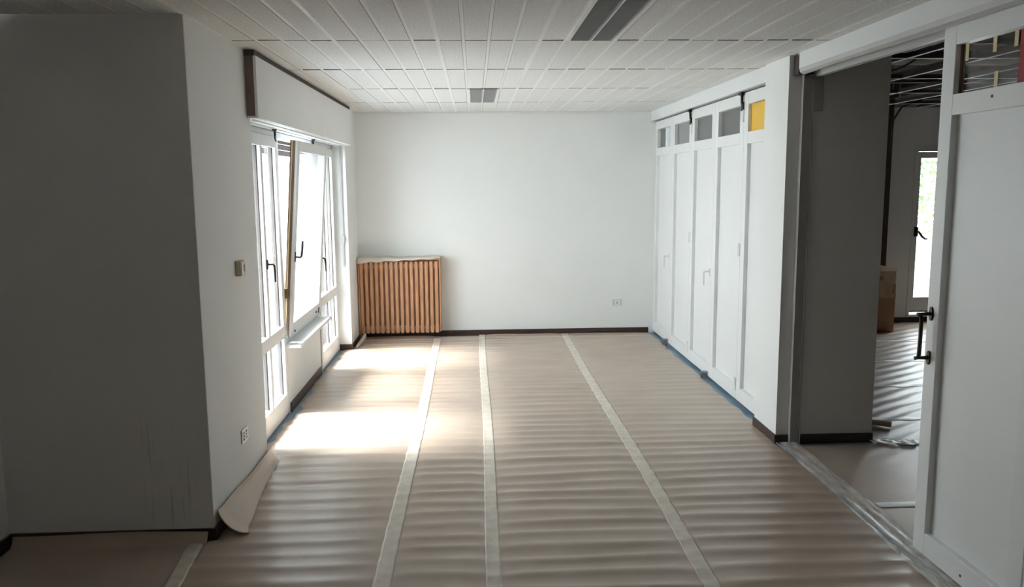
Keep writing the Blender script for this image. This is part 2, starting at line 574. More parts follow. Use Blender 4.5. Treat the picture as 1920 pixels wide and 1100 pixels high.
hm = MB().box(hx, hx + 0.008, sa + 0.028, sa + 0.056, 1.245, 1.325)
hm.tube([(hx, sa + 0.042, 1.285), (hx + 0.045, sa + 0.042, 1.285), (hx + 0.053, sa + 0.042, 1.295), (hx + 0.055, sa + 0.05, 1.35), (hx + 0.055, sa + 0.055, 1.42)], [0.008, 0.008, 0.009, 0.0085, 0.0075])
hm.xf(tilt).build('handle', METAL, sash)
MB().box(sx1, sx1 + 0.006, sa + 0.12, sa + 0.15, sz0 + 0.02, sz0 + 0.034).xf(tilt).build('corner_hinge', METAL, sash)
MB().box(sx1, sx1 + 0.006, sb - 0.24, sb - 0.215, sz0 + 0.03, sz0 + 0.048).box(sx1, sx1 + 0.006, sb - 0.12, sb - 0.09, sz0 + 0.012, sz0 + 0.065).xf(tilt).build('latch', METAL, sash)
MB().box(XWIN - 0.03, XWIN + 0.01, 6.595, 6.625, 0.95, 1.03).build('stay_bracket', mat('aged_brass', (0.22, 0.14, 0.06), 0.5, 0.2, 30, metal=0.4), w2)
st = MB().tube([(XWIN, 6.61, 0.99), (XWIN + 0.02, 6.66, 1.0)], 0.008)
st.build('stay_arm', MATS['aged_brass'], w2)
MB().tube([(XWIN - 0.005, 7.95, 2.19), (XWIN + 0.075, 7.95, 2.17), (XWIN + 0.10, 7.93, 2.165)], 0.012).build('tilt_stay', STEEL, w2)

# roller shutters outside
def shutter(y0, y1, zlow, label):
    s = empty('roller_shutter', (-1.70, (y0 + y1) / 2, zlow), label, 'shutter')
    z = zlow
    me = None
    while z < 2.29:
        if me is None:
            o = MB().box(-1.708, -1.696, y0, y1, z, z + 0.048).box(-1.712, -1.708, y0, y1, z + 0.01, z + 0.038).build('slat', BRWN, s)
            me, zz = o.data, z
        else:
            o = bpy.data.objects.new('slat', me)
            COL.objects.link(o)
            o.parent = s
            o.matrix_parent_inverse = s.matrix_world.inverted()
            o.location = (0, 0, z - zz)
        z += 0.052
    MB().box(-1.72, -1.68, y0 - 0.03, y0, 0, 2.29).build('guide_rail', BRWN, s)
    MB().box(-1.72, -1.68, y1, y1 + 0.03, 0, 2.29).build('guide_rail', BRWN, s)


shutter(5.535, 6.52, 2.16, 'brown roller shutter rolled up outside the french window by the wall stub')
shutter(6.60, 7.93, 2.12, 'brown roller shutter rolled up outside the tilted window')
shutter(8.01, 9.015, 2.16, 'brown roller shutter rolled up outside the french window by the pier')

# shutter box inside
XB = -1.33
sbx = empty('shutter_box', (XB, 7.1, 2.28), 'long white shutter box under the ceiling above the windows', 'shutter box')
B(XB - 0.018, XB, 5.18, 7.33, 2.285, 2.660).build('front_panel', PAINT, sbx, bevel=0.002)
B(XB - 0.018, XB, 7.333, 9.045, 2.285, 2.660).build('front_panel', PAINT, sbx, bevel=0.002)
B(XW + 0.002, XB - 0.018, 5.192, 5.205, 2.285, 2.660).build('end_board', ENDB, sbx)
B(XWIN - 0.004, XB - 0.018, 5.275, 9.045, 2.283, 2.297).build('bottom_board', LACQ2, sbx)
B(XW + 0.002, XB - 0.02, 5.19, 5.275, 2.283, 2.297).build('bottom_board', LACQ2, sbx)
for xx in (-1.39, -1.47):
    B(xx - 0.006, xx + 0.006, 5.28, 9.04, 2.274, 2.283).build('bead', LACQ2, sbx)
MB().box(XW + 0.002, XB - 0.010, 5.186, 9.045, 2.660, 2.692).build('dark_band', DARKT, sbx)  # dark brown band between box top and ceiling
for yy in (6.10, 7.55):
    hk = MB().box(-1.47, -1.44, yy - 0.012, yy + 0.012, 2.262, 2.274)
    hk.tube([(-1.455, yy, 2.27), (-1.455, yy, 2.21), (-1.45, yy + 0.012, 2.185)], [0.008, 0.007, 0.005])
    hk.build('hook', METAL, sbx)
# shutter strap by the pier
strap = MB().box(-1.470, -1.452, 9.028, 9.031, 0.95, 2.283).box(-1.478, -1.444, 9.018, 9.036, 1.22, 1.30)
tag(strap.build('shutter_strap', GPLAS), 'grey shutter strap hanging on the corner pier', 'strap')

# ------------------------------------------------------------------ wall fittings
t = empty('thermostat', (XW, 4.82, 1.385), 'small cream thermostat box on the wall stub', 'thermostat')
B(XW, XW + 0.034, 4.775, 4.865, 1.34, 1.43).build('housing', CREAM, t, bevel=0.006)
B(XW + 0.034, XW + 0.037, 4.83, 4.852, 1.365, 1.405).build('slider', mat('thermo_dark', (0.25, 0.22, 0.17), 0.5), t)
B(XW + 0.034, XW + 0.036, 4.785, 4.822, 1.35, 1.42).build('face_plate', WPLAS, t)

t = empty('wall_socket', (XW, 4.76, 0.385), 'white double wall socket low on the wall stub', 'socket')
B(XW, XW + 0.009, 4.70, 4.82, 0.345, 0.425).build('cover_plate', WPLAS, t, bevel=0.003)
for yy in (4.735, 4.785):
    mo = B(XW + 0.009, XW + 0.011, yy - 0.017, yy + 0.017, 0.355, 0.415).build('module', mat('module_grey', (0.55, 0.55, 0.54), 0.4), t)
    for zz in (0.367, 0.385, 0.403):
        B(XW + 0.011, XW + 0.0125, yy - 0.005, yy + 0.005, zz - 0.005, zz + 0.005).build('hole', BLACKH, mo)

t = empty('wall_socket', (1.75, YB, 0.385), 'white wall socket on the back wall near the partition', 'socket')
B(1.69, 1.81, YB - 0.009, YB, 0.347, 0.423).build('cover_plate', mat('socket_grey', (0.62, 0.62, 0.61), 0.4), t, bevel=0.003)
mo = B(1.722, 1.778, YB - 0.012, YB - 0.009, 0.357, 0.413).build('module', WPLAS, t)
B(1.742, 1.752, YB - 0.0135, YB - 0.012, 0.387, 0.397).build('hole', BLACKH, mo)
B(1.738, 1.756, YB - 0.0135, YB - 0.012, 0.374, 0.384).build('hole', BLACKH, mo)

# ------------------------------------------------------------------ radiator cover
rc = empty('radiator_cover', (-0.905, 9.68, 0), 'slatted beech radiator cover in the corner of the back wall', 'radiator cover')
RY = 9.61
B(-1.395, -0.415, RY - 0.02, YB - 0.002, 0.965, 0.985).build('top_shelf', OAK, rc)
B(-0.432, -0.415, RY, YB - 0.002, 0.10, 0.965).build('side_panel', OAK, rc)
B(-1.395, -1.378, RY, YB - 0.002, 0.03, 0.965).build('side_panel', OAK, rc)
B(-1.378, -0.432, RY + 0.002, RY + 0.02, 0.868, 0.915).build('rail', OAK, rc)
B(-1.378, -0.432, RY + 0.002, RY + 0.02, 0.125, 0.172).build('rail', OAK, rc)
B(-1.378, -0.432, RY + 0.18, RY + 0.195, 0.06, 0.965).build('back_board', OAK, rc)
for i in range(16):
    x = -1.352 + i * 0.0592
    MB().box(x - 0.0185, x + 0.0185, RY - 0.018, RY + 0.001, 0.085, 0.945).build('slat', OAK, rc, bevel=0.004)
# paper lying over the cover's top
def ptop(u, v):
    x = -1.40 + u * 0.995
    if v < 0.72:
        y, z = YB - 0.004 - v / 0.72 * 0.215, 0.994 + 0.005 * math.sin(u * 9) + 0.004 * math.sin(u * 23 + v * 7)
    else:
        q = (v - 0.72) / 0.28
        y = RY - 0.024 - 0.010 * math.sin(q * 1.5) - 0.004 * math.sin(u * 17)
        z = 0.992 - q * (0.058 - 0.048 * u + 0.006 * math.sin(u * 31))
    return x, y, z


tag(MB().grid(ptop, 40, 10).build('paper_cover', PAPERW, smooth=True, solid=0.0012), 'cream paper strip lying over the top of the radiator cover', 'paper')

# ------------------------------------------------------------------ floor paper
def wave(x, y, seed, lam=0.145, amp=0.0088, skew=0.0):
    n1 = noise.noise(Vector((x * 0.5 + seed * 7.1, y * 1.1, seed)))
    n2 = noise.noise(Vector((x * 0.8 - seed * 3.7, y * 0.6, seed * 2.0 + 9)))
    n3 = noise.noise(Vector((x * 1.6 + seed, y * 5.0, 3.3 + seed)))
    ph = 2 * math.pi * (y + skew * x) / lam + 2.6 * n1 + 1.2 * n3
    s = math.sin(ph)
    s = s * (0.75 + 0.25 * s)          # crests a little sharper than troughs
    s += 0.45 * math.sin(ph * 0.43 + 3.5 * n2 + seed) + 0.25 * n3
    a = amp * (0.55 + 0.9 * max(0.0, 0.55 + n2))
    fine = 0.0008 * noise.noise(Vector((x * 6, y * 14, seed + 5)))
    return 0.007 + a * (0.55 + s * 0.62) + fine


def edge_damp(x, xa, xb, w=0.12):
    d = min(x - xa, xb - x)
    return 0.35 + 0.65 * max(0, min(1, d / w))


def H(x, y, S):
    xa, xb, seed = S
    return 0.005 + (wave(x, y, seed) - 0.003) * edge_damp(x, xa, xb)


def sheet(S, y0, y1f, label, xw=None, nx=14, name='kraft_paper'):
    xa, xb, seed = S

    def fn(u, v):
        y = y0 + u * (y1f((xa + xb) / 2) - y0)
        x = xa + v * (xb - xa)
        if xw:
            x += xw(v, y)
        y = y0 + u * (y1f(x) - y0)
        return x, y, H(x, y, S)
    n = int((y1f((xa + xb) / 2) - y0) / 0.0125)
    o = MB().grid(fn, n, nx).build(name, KRAFT, smooth=True)
    return tag(o, label, 'paper', 'kraft paper strips laid lengthwise')


T1, T2, T3 = -0.455, 0.074, 1.083
S1 = (-1.50, T1 - 0.003, 1)
S2 = (T1 + 0.003, T2 - 0.003, 2)
S3 = (T2 + 0.003, T3 - 0.003, 3)
S4 = (T3 + 0.003, 2.142, 4)


def left_edge(v, y):
    # the sheet's free edge wanders along the window wall and stops at the wall stub
    e = 0.02 * math.sin(y * 3.1) + 0.018 * math.sin(y * 9.7 + 1) + 0.012 * math.sin(y * 23)
    if y < 4.12:
        return 0.075 * (1 - v)
    if y < 5.36:
        return 0.115 * (1 - v)
    return e * (1 - v) ** 2


def right_edge(v, y):
    e = 0.012 * math.sin(y * 4.3) + 0.008 * math.sin(y * 17)
    return e * v ** 3


yend = lambda x: 9.62 + 0.13 * max(0, min(1, (x + 1.2) / 1.4)) + 0.008 * math.sin(x * 9)
sheet(S1, -2.4, lambda x: 9.70 + 0.01 * (x + 1.5), 'rippled kraft paper strip along the windows', left_edge)
sheet(S2, -2.4, lambda x: 9.71 + 0.01 * math.sin(x * 11), 'narrow kraft paper strip in front of the radiator cover corner')
sheet(S3, -2.4, lambda x: 9.765 + 0.012 * math.sin(x * 7), 'wide rippled kraft paper strip in the middle of the room')
sheet(S4, -2.4, lambda x: 9.775 + 0.01 * math.sin(x * 9), 'rippled kraft paper strip along the folding partition', right_edge)


def tape(x0, SA, SB, w, y0, y1, label, wob=0.006):
    def fn(u, v):
        y = y0 + u * (y1 - y0)
        x = x0 + (v - 0.5) * w + wob * math.sin(y * 1.3 + x0) + 0.0015 * math.sin(y * 31 + v * 5)
        z = max(H(x, y, SA), H(x, y, SB)) + 0.0022
        z += 0.0018 * max(0, math.cos((v - 0.5) * 6)) * (0.5 + 0.5 * math.sin(y * 5 + x0 * 9))
        return x, y, z
    o = MB().grid(fn, int((y1 - y0) / 0.015), 8).build('masking_tape', TAPE, smooth=True, solid=-0.0006)
    return tag(o, label, 'tape', 'masking tape strips laid lengthwise')


tape(T1, S1, S2, 0.086, -2.4, 9.60, 'cream masking tape strip leading up to the radiator cover')
tape(T2, S2, S3, 0.076, -2.4, 9.79, 'cream masking tape strip running straight to the bare back wall')
tape(T3, S3, S4, 0.086, -2.4, 9.77, 'cream masking tape strip on the paper beside the folding partition strip')

# niche sheet, bent up against the niche wall
def niche(u, v):
    s = -2.4 + u * 6.62
    x = -2.435 + v * (1.005)
    up = 0.012 * math.sin(x * 11)
    if s <= 4.06:
        z = 0.006 + 0.003 * (1 + noise.noise(Vector((x * 2, s * 2.2, 4))))
        y = s
    else:
        q = (s - 4.06) / 0.16
        y = 4.06 + 0.062 * math.sin(min(1, q) * 1.35)
        z = 0.006 + 0.066 * (1 - math.cos(q * 1.5)) * (1.0 + 0.08 * math.sin(x * 6))
    return x, y, z


tag(MB().grid(niche, 330, 20).build('kraft_paper', KRAFT, smooth=True), 'flat kraft paper filling the niche, bent up at its wall', 'paper')


def ntape(u, v):
    y = 1.0 + u * 3.10
    x = -1.42 + (v - 0.5) * 0.082 - 0.085 * max(0, (y - 3.4) / 0.7) ** 1.0 * 0.8
    return x, y, max(0.0125, H(x, y, S1) + 0.002 if x > -1.44 else 0) + 0.002 * math.sin(v * 3.14) + 0.001 * math.sin(y * 9)


tag(MB().grid(ntape, 150, 6).build('masking_tape', TAPE, smooth=True, solid=-0.0006), 'cream masking tape strip at the mouth of the niche', 'tape')


def curl(u, v):
    y = 4.14 + u * 1.20 + 0.02 * v * (1 - u)
    # profile from the wall top edge out to the floor
    hgt = 0.128 - 0.03 * u + 0.007 * math.sin(u * 8)
    out = 0.125 - 0.085 * u + 0.01 * math.sin(u * 6 + 1)
    a = v * math.pi / 2
    x = XW + 0.017 + out * (1 - math.cos(a)) ** 0.8
    z = 0.020 + hgt * (1 - math.sin(a)) ** 0.9
    if u < 0.10:       # loose near end peels away from the corner
        k = (0.10 - u) / 0.10
        x += 0.02 * k * math.sin(a)
        z += 0.012 * k * (1 - v)
        y += 0.03 * k * (1 - math.sin(v * math.pi)) - 0.0
    return x, y, z


tag(MB().grid(curl, 60, 14).build('curled_paper', KRAFT, smooth=True, solid=0.001), 'kraft paper strip curling up against the wall stub', 'paper')


def curl2(u, v):
    a = v * 2.2
    y = 9.02 + u * 0.42
    r_ = 0.05 * (0.5 + 0.6 * u)
    x = -1.375 + 0.02 * u + r_ * math.sin(a) * 1.1
    z = 0.012 + r_ * (1 - math.cos(a)) * 1.0 + 0.03 * u * v
    return x, y, z


tag(MB().grid(curl2, 24, 14).build('curled_paper', PAPERW, smooth=True, solid=0.001), 'curled end of paper in front of the corner pier', 'paper')

# ------------------------------------------------------------------ folding partition panels
def panel(y0, y1, label, card=None, handle=False, hanger_at=None, wheel=False, hinge_at=None, name='partition_panel', group='folding partition panels'):
    """y0 < y1; face towards the room at XP"""
    t = empty(name, (XP + 0.02, (y0 + y1) / 2, 0.03), label, 'partition', group)
    xa, xb = XP, XP + 0.050
    sw = 0.098
    g = 0.0015
    zb, zt = 0.03, 2.572
    B(xa, xb, y0 + g, y0 + sw, zb, zt).build('stile', LACQ, t, bevel=0.003)
    B(xa, xb, y1 - sw, y1 - g, zb, zt).build('stile', LACQ, t, bevel=0.003)
    for z0, z1 in ((zb, 0.145), (2.165, 2.258), (2.478, zt)):
        B(xa, xb, y0 + sw, y1 - sw, z0, z1).build('rail', LACQ, t, bevel=0.003)
    B(xa + 0.032, xb - 0.008, y0 + sw, y1 - sw, 0.145, 2.165).build('inset_panel', LACQ, t)
    gp = B(xa + 0.032, xa + 0.037, y0 + sw, y1 - sw, 2.258, 2.478).build('pane', GLASSP, t)
    if card == 'yellow':
        c = B(xa + 0.026, xa + 0.0305, y0 + sw, y1 - sw - 0.004, 2.262, 2.474).build('card', YCARD, gp)
        c['label'] = 'yellow card on the pane'
    if handle:
        yy = y0 + 0.05
        h = MB().box(xa - 0.008, xa, yy - 0.014, yy + 0.014, 0.985, 1.06)
        h.tube([(xa, yy, 1.03), (xa - 0.05, yy, 1.03), (xa - 0.056, yy + 0.01, 1.026), (xa - 0.056, yy + 0.012, 0.96), (xa - 0.054, yy + 0.012, 0.90)], [0.009, 0.009, 0.010, 0.009, 0.008])
        h.build('handle', WPLAS, t)
    if hanger_at is not None:
        h = MB().box(xa - 0.016, xa - 0.002, hanger_at - 0.022, hanger_at + 0.022, 2.43, 2.50)
        h.box(xa - 0.034, xa - 0.004, hanger_at - 0.025, hanger_at + 0.035, 2.555, 2.578)
        h.tube([(xa - 0.014, hanger_at, 2.49), (xa - 0.016, hanger_at, 2.555), (xa - 0.02, hanger_at + 0.006, 2.57)], [0.010, 0.012, 0.014])
        h.build('hanger', METAL, t)
        B(xa - 0.012, xa, hanger_at - 0.03, hanger_at + 0.03, 2.34, 2.44).build('hanger_plate', WPLAS, t)
    if wheel:
        yy = y0 + 0.05
        wf = B(xa - 0.06, xa, yy - 0.018, yy + 0.018, 0.045, 0.075).build('wheel_bracket', STEEL, t)
        MB().lathe((xa - 0.035, yy - 0.02, 0.033), (0, 1, 0), [(0, 0.012), (0.0, 0.031), (0.012, 0.033), (0.028, 0.033), (0.04, 0.031), (0.04, 0.012)], 16).build('wheel', mat('wheel_rubber', (0.16, 0.18, 0.20), 0.5, 0.3, 40), wf)
    if hinge_at is not None:
        for zz in (0.16, 1.30):
            MB().box(xa - 0.006, xa, hinge_at - 0.028, hinge_at - 0.004, zz - 0.05, zz + 0.05).box(xa - 0.006, xa, hinge_at + 0.004, hinge_at + 0.028, zz - 0.05, zz + 0.05).tube([(xa - 0.006, hinge_at, zz - 0.055), (xa - 0.006, hinge_at, zz + 0.055)], 0.006, 8).build('hinge', WPLAS, t)
    return t


JY = [9.805, 8.965, 8.165, 7.375, 6.585, 5.785]
panel(JY[1], JY[0], 'white partition panel with lever handle next to the back wall', handle=True, wheel=True)
panel(JY[2], JY[1], 'white partition panel second from the back wall', hanger_at=JY[2] + 0.02, hinge_at=JY[2])
panel(JY[3], JY[2], 'white partition panel with lever handle in the middle of the closed row', handle=True, wheel=True)
panel(JY[4], JY[3], 'white partition panel between lever handle and yellow card', hanger_at=JY[4] + 0.02, hinge_at=JY[4] + 0.03)
panel(JY[5], JY[4], 'white partition panel with yellow card in its top pane beside the column', card='yellow')

# open leaf of the partition, beyond the opening
D0, D1 = 2.985, 3.785
dl = panel(D0, D1, 'white partition leaf with dark pull handle and red card', name='partition_leaf', group=None)
gl = [c for c in dl.children if c.name.startswith('pane')][0]
xa = XP
c = B(xa + 0.026, xa + 0.0305, 3.083, 3.282, 2.262, 2.474).build('card', RCARD, gl)
c['label'] = 'dark red card on the pane'
for yy, z0, z1 in ((3.645, 2.400, 2.476), (3.450, 2.410, 2.482), (3.312, 2.412, 2.486), (3.428, 2.262, 2.328)):
    B(xa + 0.0290, xa + 0.0310, yy - 0.012, yy + 0.012, z0, min(z1, 2.476)).build('tape_tab', YTAPE, gl)
B(xa + 0.024, xa + 0.031, 3.672, 3.687, 2.26, 2.476).build('glazing_bead', OAKD, dl)
# pull handle: two oval roses, arms and a straight grip
hnd = MB()
for zz in (1.232, 1.016):
    rp = []
    for k in range(20):
        a = 2 * math.pi * k / 20
        rp.append((3.742 + 0.013 * math.cos(a), zz + 0.024 * math.sin(a) + (0.010 if math.sin(a) > 0 else -0.010)))
    n = len(hnd.v)
    hnd.v += [(xa - 0.008, p[0], p[1]) for p in rp] + [(xa, p[0], p[1]) for p in rp]
    hnd.f += [tuple(n + k for k in range(20))] + [(n + k, n + 20 + k, n + 20 + (k + 1) % 20, n + (k + 1) % 20) for k in range(20)]
    hnd.tube([(xa - 0.004, 3.742, zz), (xa - 0.055, 3.742, zz), (xa - 0.072, 3.742, zz - 0.002)], [0.010, 0.008, 0.010], 10)
hnd.tube([(xa - 0.056, 3.742, 1.228), (xa - 0.050, 3.742, 1.205), (xa - 0.050, 3.742, 1.12), (xa - 0.052, 3.742, 1.03), (xa - 0.056, 3.742, 1.016)], [0.009, 0.010, 0.0095, 0.010, 0.009], 10)
hnd.build('pull_handle', METAL, dl, smooth=False)
for yy, zz in ((3.40, 2.221), (3.382, 0.076)):
    MB().lathe((xa + 0.001, yy, zz), (-1, 0, 0), [(0, 0.007), (0.002, 0.007), (0.003, 0.004)], 12).build('screw', BLACKH, dl)
h = MB().box(xa - 0.004, xa + 0.03, 3.55, 3.59, 2.573, 2.583).box(xa + 0.0, xa + 0.02, 3.562, 3.578, 2.583, 2.61)
h.build('hanger', METAL, dl)
panel(2.13, 2.98, 'white partition leaf beyond the one with the pull handle', name='partition_leaf', group=None)

# ------------------------------------------------------------------ ceiling lights
def luminaire(x0, y0, y1, label):
    t = empty('ceiling_light', (x0 + 0.15, (y0 + y1) / 2, CEIL), label, 'ceiling light', 'louvred ceiling lights')
    xa, xb = x0 + 0.004, x0 + 0.296
    ya, yb = y0 + 0.006, y1 - 0.006
    MB().box(xa, xa + 0.022, ya, yb, CEIL - 0.006, CEIL + 0.018).build('side_rim', BARW, t)
    MB().box(xb - 0.022, xb, ya, yb, CEIL - 0.006, CEIL + 0.018).build('side_rim', BARW, t)
    MB().box(xa + 0.022, xb - 0.022, yb - 0.008, yb, CEIL - 0.004, CEIL + 0.018).build('end_rim', ENDB, t)
    MB().box(xa + 0.022, xb - 0.022, ya, ya + 0.008, CEIL - 0.004, CEIL + 0.018).build('end_rim', ENDB, t)
    MB().box(x0 + 0.146, x0 + 0.154, ya, yb, CEIL - 0.007, CEIL + 0.012).build('centre_bar', BARW, t)
    MB().box(xa + 0.022, xb - 0.022, ya + 0.008, yb - 0.008, CEIL + 0.0175, CEIL + 0.0215).build('back_plate', GPLAS, t)
    lv = MB()
    n = int((yb - ya - 0.03) / 0.0205)
    for i in range(n):
        y = ya + 0.018 + i * (yb - ya - 0.036) / (n - 1)
        for a, b in ((xa + 0.022, x0 + 0.146), (x0 + 0.154, xb - 0.022)):
            lv.box(a, b, y - 0.0012, y + 0.0012, CEIL - 0.004, CEIL + 0.016)
            lv.box(b - 0.012, b, y - 0.006, y + 0.004, CEIL - 0.0055, CEIL - 0.0035)
    o = lv.build('louvre', LOUV, t)
    o['kind'] = 'stuff'


luminaire(0.55, 3.65, 4.89, 'grey louvred ceiling light with white centre bar nearer the opening')
luminaire(-0.05, 7.37, 8.61, 'grey louvred ceiling light close to the back wall')

# ------------------------------------------------------------------ adjoining room: window door
w4 = empty('window_4', (6.1, 10.25, 0.1))
struct(w4, 'white glazed balcony door in the far wall')


def balcony_door(w, x0, x1):
    ya, yb = 10.205, 10.27
    MB().box(x0, x0 + 0.035, ya, yb + 0.03, 0.10, 2.30).box(x1 - 0.035, x1, ya, yb + 0.03, 0.10, 2.30).box(x0 + 0.035, x1 - 0.035, ya, yb + 0.03, 2.215, 2.30).build('outer_frame', LACQ2, w)
    MB().box(x0 + 0.035, x0 + 0.085, ya + 0.012, yb, 0.155, 2.21).build('stile', LACQ2, w)
    MB().box(x1 - 0.085, x1 - 0.035, ya + 0.012, yb, 0.155, 2.21).build('stile', LACQ2, w)
    MB().box(x0 + 0.085, x1 - 0.085, ya + 0.012, yb, 0.155, 0.33).build('rail', LACQ2, w)
    MB().box(x0 + 0.085, x1 - 0.085, ya + 0.012, yb, 2.13, 2.21).build('rail', LACQ2, w)
    B(x0 + 0.085, x1 - 0.085, 10.235, 10.243, 0.33, 2.13).build('pane', GLASS, w)
    B(x0 + 0.035, x1 - 0.035, ya + 0.01, yb, 0.133, 0.150).build('seal', BLACKH, w)
    B(x0 - 0.01, x1 + 0.01, 10.16, 10.25, 0.085, 0.105).build('sill', LACQ, w)
    return w


balcony_door(w4, 5.645, 6.555)
h = MB().box(5.69, 5.735, 10.20, 10.217, 1.13, 1.25)
h.tube([(5.713, 10.205, 1.20), (5.72, 10.15, 1.19), (5.76, 10.145, 1.13), (5.80, 10.145, 1.10), (5.83, 10.145, 1.10)], [0.014, 0.014, 0.016, 0.013, 0.010])
h.build('handle', METAL, w4)
struct(B(5.235, 5.305, 10.15, 10.21, 0, 2.90).build('trim_1', RUST), 'dark brown vertical pipe casing on the far wall')

# paper strips and tapes laid crosswise
YO = [-2.4, 3.38, 4.355, 5.40, 5.978, 6.98, 7.967, 8.95, 10.18]


def oz(x, y):
    a = max(0.15, min(1, (y - 4.6) / 1.6))
    n1 = noise.noise(Vector((x * 0.9, y * 0.9, 21)))
    n3 = noise.noise(Vector((x * 3.0, y * 3.0, 27)))
    ph = 2 * math.pi * (y - 0.62 * x) / 0.17 + 2.4 * n1 + n3
    d = 0.004 * max(0, noise.noise(Vector((x * 1.5, y * 1.5, 3))))
    return 0.008 + 0.0045 * a * (1 + math.sin(ph)) * (0.6 + 0.5 * n1) + d


SL = ['wide paper field behind the partition leaf in the adjoining room',
      'smooth brown paper strip just inside the opening behind the plastic film',
      'brown paper strip meeting the foot of the column inside the opening',
      'short paper strip with the cardboard tube on it',
      'rippled grey paper strip just beyond the cardboard tube',
      'rippled grey paper strip midway between cardboard tube and box',
      'rippled grey paper strip one short of the cardboard box',
      'rippled grey paper strip under the cardboard box']
TL = ['white tape strip behind the partition leaf with the pull handle',
      'white tape strip ending at the plastic film of the threshold',
      'white tape strip touching the crumpled scrap by the column',
      'white tape strip just beyond the cardboard tube',
      'second white tape strip beyond the cardboard tube',
      'second white tape strip out from the cardboard box',
      'white tape strip just in front of the cardboard box']
for i in range(len(YO) - 1):
    ya, yb = YO[i], YO[i + 1]
    x0 = 2.17 if yb < 5.46 else 2.86
    nx = 150 if yb > 3.5 else 40
    ny = max(6, int((yb - ya) / (0.025 if yb > 3.5 else 0.1)))
    o = MB().grid(lambda u, v: (x0 + u * (8.9 - x0), ya + v * (yb - ya), oz(x0 + u * (8.9 - x0), ya + v * (yb - ya))), nx, ny).build('kraft_paper', KRAFT2, smooth=True)
    tag(o, SL[i], 'paper', 'paper strips in the adjoining room')
for i, yy in enumerate(YO[1:-1]):
    x0 = 2.30 if yy < 5.2 else (2.98 if yy < 5.5 else 2.87)
    w = 0.07

    def otf(u, v):
        x = x0 + u * (8.8 - x0)
        y = yy + (v - 0.5) * w + 0.008 * math.sin(x * 1.7 + i)
        return x, y, oz(x, y) + 0.0035 + 0.002 * math.sin(v * 3.1)
    o = MB().grid(otf, 160, 6).build('white_tape', TAPEW, smooth=True)
    tag(o, TL[i], 'tape', 'tape strips in the adjoining room')


# plastic film along the threshold
def film(u, v):
    y = 5.46 - u * 2.45
    x = 2.095 + 0.01 * math.sin(y * 3) + v * (0.175 + 0.01 * math.sin(y * 5)) + (0.03 * (1 - u) * (1 - v))
    z = 0.020 + 0.006 * abs(math.sin(v * 9 + y * 1.3)) * (0.4 + 0.6 * noise.noise(Vector((x * 9, y * 3, 2))) ** 2) + 0.004 * noise.noise(Vector((x * 14, y * 5, 8)))
    return x, y, z


tag(MB().grid(film, 150, 16).build('plastic_film', FILM, smooth=True), 'wrinkled clear plastic film taped along the threshold of the opening', 'plastic film')


def scrap(u, v):
    x = 2.80 + u * 0.34
    y = 5.36 + v * 0.09 + 0.02 * math.sin(u * 7) + 0.02 * math.sin(u * 15 + v * 3)
    return x, y, 0.024 + 0.010 * abs(noise.noise(Vector((x * 16, y * 16, 4)))) + 0.003 * math.sin(u * 12) ** 2


tag(MB().grid(scrap, 24, 10).build('tape_scrap', TAPEW, smooth=False), 'crumpled white tape scrap lying at the foot of the column', 'tape scrap')
tb = MB().tube([(2.89, 5.92, 0.036), (3.125, 5.765, 0.036)], 0.021, 16)
tag(tb.build('cardboard_tube', CARDL, smooth=False), 'short cardboard tube on the floor behind the column', 'tube')

# cardboard box
bx = empty('cardboard_box', (4.86, 9.75, 0.02), 'tall open cardboard box standing before the far wall', 'box')
bz = 0.018
B(4.56, 5.125, 9.535, 9.541, bz, 0.60).build('side', CARDB, bx)
B(4.56, 5.125, 9.94, 9.946, bz, 0.60).build('side', CARDB, bx)
B(4.56, 4.566, 9.541, 9.94, bz, 0.60).build('side', CARDB, bx)
B(5.119, 5.125, 9.541, 9.94, bz, 0.60).build('side', CARDB, bx)
B(4.566, 5.119, 9.541, 9.94, bz, bz + 0.006).build('base', CARDB, bx)
MB().grid(lambda u, v: (5.122 + 0.012 * v - 0.02 * v * v, 9.541 + u * 0.40, 0.60 + v * 0.185 + 0.01 * u), 6, 4).build('flap', CARDL, bx, solid=0.004)
MB().grid(lambda u, v: (4.57 + u * 0.42 + 0.05 * v, 9.942 + 0.02 * v, 0.60 + v * 0.18), 6, 4).build('flap', CARDL, bx, solid=0.004)
MB().grid(lambda u, v: (4.56 + u * 0.40, 9.538 - 0.02 * v, 0.60 + v * 0.10), 6, 4).build('flap', CARDB, bx, solid=0.004)
B(4.56, 5.127, 9.531, 9.5345, 0.43, 0.485).build('tape_band', CARDL, bx)
B(5.1255, 5.128, 9.531, 9.946, 0.43, 0.485).build('tape_band', CARDL, bx)
MB().grid(lambda u, v: (4.92 + u * 0.20 - 0.06 * (1 - v) * u, 9.528 - 0.004 * math.sin(u * 9), 0.49 + v * 0.27 - 0.04 * u * (1 - v)), 6, 5).build('paper_wrap', CARDL, bx, solid=0.002)

# exposed ceiling grid
cg = empty('ceiling_grid', (5.5, 5, 2.75))
struct(cg, 'open metal ceiling grid without tiles')


def tbar(x0, x1, y0, y1, z):
    m_ = MB()
    if x1 - x0 < y1 - y0:
        xm = (x0 + x1) / 2
        m_.box(xm - 0.012, xm + 0.012, y0, y1, z, z + 0.004)
        wb_ = MB().box(xm - 0.002, xm + 0.002, y0, y1, z + 0.004, z + 0.04)
    else:
        ym = (y0 + y1) / 2
        m_.box(x0, x1, ym - 0.012, ym + 0.012, z, z + 0.004)
        wb_ = MB().box(x0, x1, ym - 0.002, ym + 0.002, z + 0.004, z + 0.04)
    o = m_.build('grid_bar', BARW, cg)
    wb_.build('web', RUST, o)
    return o


